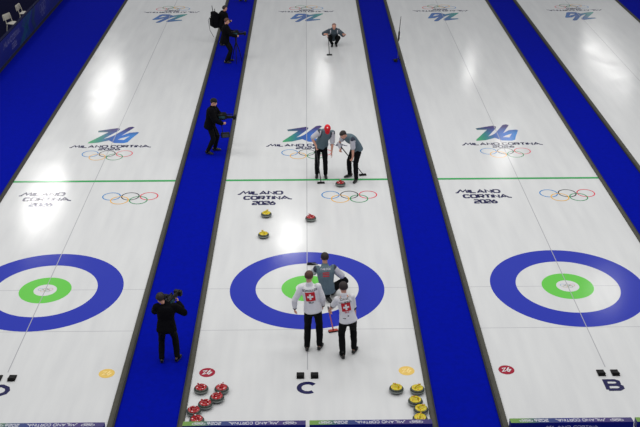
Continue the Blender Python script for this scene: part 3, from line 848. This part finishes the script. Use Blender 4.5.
# 6 right Swiss player from behind
style_white.cuff = 'arm'
f6 = human('player in short-sleeved white jersey with dark cuffs holding a red broom', (.85, -2.90, 0), .05,
  P(pelvis=(0, 0, .93), neck=(-.08, .07, 1.43), look=(-.1, 1, -.4), headoff=(-.01, .06, .155),
    R=((.16, .12, .84), (.7, -1, 0), (.0, .25, -1), (-1, 0, 0), .6), L=((-.39, .42, .83), (-.5, -1, -.3), (.1, .6, -.6), (1, 0, 0), 1.2),
    RF=((.15, .12, .10), (.45, 1, 0), (.1, 1, 0)), LF=((-.11, -.06, .10), (-.15, 1, 0), (-.1, 1, 0))),
  dict(white_fit, hair=hair_d, sleeve=.9, volume=.004, shw=.150, loose=.016), 1.0, .008)
style_white.cuff = None
back_decal(f6, 'flag_print', rectf(-.095, .095, -.095, .095, 10, 10), .60, redj)
back_decal(f6, 'flag_cross', cross, .60, wst, off=.007)
back_decal(f6, 'name_print', lambda b: (text_strokes(b, 'SCHWARZ', -.10, .10, .03, .032, .007, flat), text_strokes(b, 'VAN BERKEL', -.13, .13, -.035, .032, .007, flat)), .84, cuffm, sub=1)
back_decal(f6, 'country_print', lambda b: text_strokes(b, 'SUI', -.04, .04, -.02, .026, .007, flat), .38, redj, sub=1)
broom((.57, -1.93, 0), (.44, -2.58, .98), 'red broom in the left hand of the short-sleeved player', shaft_m=redsh, head_m=pad_red, yaw=.3)

# -- camera crew
cam_body = mat('camera_black', (10, 10, 12), rough=.6, spec=.25); glass = mat('lens_glass', (10, 20, 40), rough=.08); tealp = mat('teal_panel', (24, 70, 84), rough=.5); cable_m = mat('cable_black', (12, 12, 12), rough=.6)
def video_camera(loc, rz, label, pitch=0, extra=None):
    e = empty('video_camera', loc, rz); e.rotation_euler = (pitch, 0, rz); tag(e, label, 'camera')
    b = bmesh.new(); box(b, -.06, .06, -.17, .12, -.06, .09, .012); obj('camera_body', b, cam_body, e, True)
    b = bmesh.new(); lathe(b, [(0, .12), (.045, .12), (.05, .14), (.05, .26), (.042, .27), (.042, .32), (0, .32)], 20, Matrix.Rotation(-PI/2, 4, 'X')); obj('lens', b, cam_body, e, True)
    b = bmesh.new(); lathe(b, [(0, .318), (.036, .322), (0, .326)], 20, Matrix.Rotation(-PI/2, 4, 'X')); obj('lens_glass', b, glass, e)
    b = bmesh.new(); box(b, -.085, .085, .31, .40, -.06, .06, .008)
    obj('matte_box', b, cam_body, e, True)
    b = bmesh.new(); tube(b, [(0, -.12, .09), (0, -.10, .15), (0, .08, .15), (0, .10, .09)], [.012]*4); obj('top_handle', b, rub, e, True)
    b = bmesh.new(); box(b, -.17, -.07, .0, .09, .03, .10, .012); tube(b, [(-.12, .0, .065), (-.12, -.07, .065)], [.03, .022]); obj('viewfinder', b, rub, e, True)
    b = bmesh.new(); tube(b, [(.08, .0, .12), (.08, .28, .12)], [.014, .016]); obj('microphone', b, rub, e, True)
    b = bmesh.new(); box(b, -.055, .055, -.27, -.175, -.07, .10, .01); obj('battery_pack', b, rub, e, True)
    b = bmesh.new(); box(b, -.04, .04, -.1, .06, -.085, -.058, .008); obj('shoulder_pad', b, rub, e, True)
    b = bmesh.new(); box(b, .061, .066, -.12, .06, -.03, .05); obj('side_panel', b, tealp, e)
    return e
dark_fit = dict(shirt=[dark_jacket], style=style_dark, sleeve=1.97, loose=.032, collar=True, long=True, shirt_name='jacket', wrinkle=.014, headset=True)

# 7 near operator (left of sheet C), back to the camera, camera on right shoulder
f7 = human('camera operator in black standing nearest on the blue carpet left of the house', (-2.93, -2.98, FZ), .05,
  P(pelvis=(.02, -.06, .93), neck=(.02, .10, 1.36), look=(.25, 1, -.15), headoff=(-.10, .05, .15),
    R=((.27, .38, 1.24), (.8, -.2, -.8), (-.2, .6, .7), (-1, 0, 0), 1.0), L=((-.02, .42, 1.16), (-1, .1, -.7), (.6, .5, .4), (0, .3, 1), .9),
    RF=((.20, .0, .10), (.35, 1, 0), (.1, 1, 0)), LF=((-.14, -.02, .10), (-.1, 1, 0), (-.1, 1, 0))),
  dict(dark_fit, hair=hair_d, loose=.045), .96, .009)
video_camera((-2.85, -2.62, 1.22), -.35, 'shoulder video camera carried by the nearest operator on the left walkway')

# 8 middle operator facing right
f8 = human('camera operator in black with a knit hat standing beside the emblem lettering', (-2.97, 8.62, FZ), -PI*.54,
  P(pelvis=(0, 0, .96), neck=(0, .10, 1.48), look=(0, 1, -.3), headoff=(0, .05, .165),
    R=((.12, .40, 1.02), (.8, -.3, -.6), (-.2, 1, 0), (-1, 0, 0), 1.1), L=((-.16, .40, 1.14), (-.8, -.2, -.6), (.2, 1, .1), (1, 0, 0), 1.1),
    RF=((.15, -.08, .10), (.3, 1, 0), (.1, 1, 0)), LF=((-.15, .08, .10), (-.2, 1, 0), (-.1, 1, 0))),
  dict(dark_fit, hair=hair_d, cap=knit, headset=False, loose=.055), 1.0, .010)
video_camera((-2.56, 8.60, 1.14), -PI*.5, 'video camera on a hand rig held by the middle operator')
b = empty('field_monitor', (-2.50, 8.42, .62), .2); tag(b, 'dark monitor rig hanging under the middle camera', 'monitor')
q = bmesh.new(); box(q, -.13, .13, -.05, .05, -.08, .08, .012); obj('monitor_case', q, cam_body, b, True)
q = bmesh.new(); box(q, -.10, .10, -.055, -.049, -.06, .06); obj('screen', q, glass, b)
q = bmesh.new(); tube(q, [(-.08, 0, .07), (-.10, .10, .52)], [.012, .012]); obj('rig_arm', q, rub, b, True)
q = bmesh.new(); tube(q, [(-.12, 0, 0), (-.26, 0, .04), (-.30, .02, .2)], [.012]*3); obj('rig_cable', q, rub, b, True)

# 9 far operator facing right with camera on a tripod
f9 = human('far camera operator in black bending to a camera on a tripod', (-3.12, 17.95, FZ), -PI*.45,
  P(pelvis=(0, -.04, .94), neck=(0, .02, 1.48), look=(0, 1, -.3), headoff=(0, .04, .16),
    R=((.14, .38, 1.08), (.8, -.3, -.6), (-.2, 1, 0), (-1, 0, 0), 1.0), L=((-.16, .38, 1.12), (-.8, -.3, -.6), (.2, 1, .1), (1, 0, 0), 1.0),
    RF=((.13, -.04, .10), (.2, 1, 0), (.1, 1, 0)), LF=((-.13, .10, .10), (-.2, 1, 0), (-.1, 1, 0))),
  dict(dark_fit, hair=hair_b, headset=False, loose=.05), 1.0, .011)
video_camera((-2.74, 17.95, 1.12), -PI*.47, 'video camera on the tripod of the far operator')
tr = empty('camera_tripod', (-2.74, 17.95, FZ)); tag(tr, 'black tripod carrying the camera of the far operator', 'tripod')
q = bmesh.new(); tube(q, [(0, 0, .82), (0, 0, 1.03)], [.03, .035]); box(q, -.05, .05, -.07, .07, 1.03, 1.055, .006); obj('tripod_head', q, cam_body, tr, True)
for a in (.5, 2.6, 4.7):
    q = bmesh.new(); tube(q, [(0, 0, .84), (.14*math.cos(a), .14*math.sin(a), .42), (.23*math.cos(a), .23*math.sin(a), .01)], [.022, .017, .012]); obj('leg', q, cam_body, tr, True)

# 10 assistant behind, with a backpack transmitter
f10 = human('crew member in black with a transmitter backpack standing behind the far operator', (-3.52, 20.35, FZ), -PI*.35,
  P(pelvis=(0, -.02, .95), neck=(0, .20, 1.40), look=(0, 1, -.15), 
    R=((.20, .34, 1.05), (.8, -.4, -.5), (-.2, 1, 0), (-1, 0, 0), .8), L=((-.24, .28, 1.02), (-.8, -.4, -.5), (.2, 1, .1), (1, 0, 0), .8),
    RF=((.13, -.02, .10), (.2, 1, 0), (.1, 1, 0)), LF=((-.13, .04, .10), (-.2, 1, 0), (-.1, 1, 0))),
  dict(dark_fit, hair=hair_d, headset=False, loose=.05), .96, .011)
Mx = f10.M
pk = empty('transmitter_backpack', Mx @ V((-.02, -.24, 1.16)), -PI*.35); tag(pk, 'black transmitter backpack with short aerials worn by the rear crew member', 'backpack')
q = bmesh.new(); box(q, -.20, .20, -.12, .10, -.34, .30, .05); box(q, -.14, .14, -.19, -.11, -.28, .05, .03); obj('pack_bag', q, dark_jacket, pk, True)
q = bmesh.new(); tube(q, [(-.12, -.02, .28), (-.16, -.04, .52)], [.016, .012]); obj('aerial', q, rub, pk, True)
q = bmesh.new(); tube(q, [(.10, -.02, .28), (.12, -.04, .46)], [.016, .012]); obj('aerial', q, rub, pk, True)
q = bmesh.new(); tube(q, [(-.18, -.10, .10), (-.34, -.16, -.1), (-.34, -.1, -.55), (-.2, 0, -.8)], [.009]*4, n=8); obj('loose_cable', q, cable_m, pk, True)

# 11 person whose shoes show at the very top of the frame
f11 = human('person in black standing on the blue walkway at the top edge of the picture', (-3.0, 27.75, FZ), PI*.9,
  P(R=((.30, .06, .88), (1, -.5, 0), (0, .2, -1), (-1, 0, 0), .5), L=((-.30, .06, .88), (-1, -.5, 0), (0, .2, -1), (1, 0, 0), .5),
    RF=((.12, 0, .10), (.2, 1, 0), (0, 1, 0)), LF=((-.12, 0, .10), (-.2, 1, 0), (0, 1, 0))),
  dict(dark_fit, hair=hair_d, headset=False), 1.0, .012)

# microphone stand on the right walkway
ms = empty('microphone_stand', (3.60, 17.95, FZ)); tag(ms, 'thin microphone stand with a black shotgun microphone beside sheet B', 'stand')
q = bmesh.new()
for a in (.3, 2.4, 4.5): tube(q, [(0, 0, .12), (.2*math.cos(a)-.05, .2*math.sin(a), .02)], [.014, .012])
box(q, -.16, -.02, -.09, .07, 0.0, .09, .02)
obj('base', q, rub, ms, True)
q = bmesh.new(); tube(q, [(0, 0, .08), (0, 0, .85)], [.010, .009]); obj('pole', q, mat('grey_pole', (120, 120, 124), rough=.4, metal=.5), ms, True)
q = bmesh.new(); tube(q, [(0, 0, .84), (.01, 0, .90), (.02, 0, 1.18), (.02, 0, 1.22)], [.020, .034, .034, .02]); obj('microphone', q, rub, ms, True)
q = bmesh.new(); tube(q, [(.02, 0, 1.2), (.05, 0, 1.55), (.07, 0, 1.80)], [.016, .012, .009]); obj('boom_tip', q, cam_body, ms, True)

# ------------------------------------------------------------------ camera (calibrated)
cx, cy, cz, yaw, pit, rol, foc = 5.54587950e-02, -2.12939356e+01, 1.21783511e+01, 1.18470628e-02, 4.47460717e-01, -2.22885732e-03, 1.03239244e+03
Fw = V((math.sin(yaw)*math.cos(pit), math.cos(yaw)*math.cos(pit), -math.sin(pit)))
Rt = V((math.cos(yaw), -math.sin(yaw), 0)); Up = Rt.cross(Fw)
R2 = Rt*math.cos(rol)+Up*math.sin(rol); U2 = -Rt*math.sin(rol)+Up*math.cos(rol)
cam = bpy.data.cameras.new('camera'); co = bpy.data.objects.new('camera', cam); col.objects.link(co)
Mc = Matrix((R2, U2, -Fw)).transposed().to_4x4(); Mc.translation = V((cx, cy, cz)); co.matrix_world = Mc
cam.sensor_fit = 'HORIZONTAL'; cam.sensor_width = 36; cam.lens = foc/640*36; cam.clip_end = 400
scn.camera = co

# ------------------------------------------------------------------ light: overhead hall lamps, soft daylight-white
def lamp(x, y, z, size, watts, c=(1, .985, .96), sy=None):
    l = bpy.data.lights.new('hall_lamp', 'AREA'); l.shape = 'SQUARE'; l.size = size; l.energy = watts; l.color = c
    if sy: l.shape = 'ELLIPSE'; l.size_y = sy
    o = bpy.data.objects.new('hall_lamp', l); col.objects.link(o); o.location = (x, y, z)
    return o
for x in (-14, -5, 4, 13):
    for y, e in ((-8, 260), (1, 280), (10.5, 420)):
        lamp(x, y, 15, 4, e)
for x, y, s, sy, w in ((-15.7, 56, 1.8, 12, 460), (-15.9, 35.5, 1.8, 9, 540), (-1.0, 30.2, 1.8, 3, 190), (1.2, 58.5, .9, 1.2, 120), (7.1, 60.5, .8, 1, 28),
                    (13.4, 60.4, .9, 1.2, 85), (13.0, 42.0, 1.4, 2.0, 110), (15, 23.8, 1.6, 2, 55), (25, 62, 2.0, 15, 400)):
    lamp(x, y, 14, s, w, sy=sy)
w = bpy.data.worlds.new('arena'); scn.world = w; w.use_nodes = True
w.node_tree.nodes['Background'].inputs[0].default_value = (.95, .97, 1, 1)
w.node_tree.nodes['Background'].inputs[1].default_value = .345

vs = scn.view_settings; vs.view_transform = 'Standard'; vs.look = 'None'; vs.gamma = 1; vs.use_curve_mapping = False; vs.exposure = 0
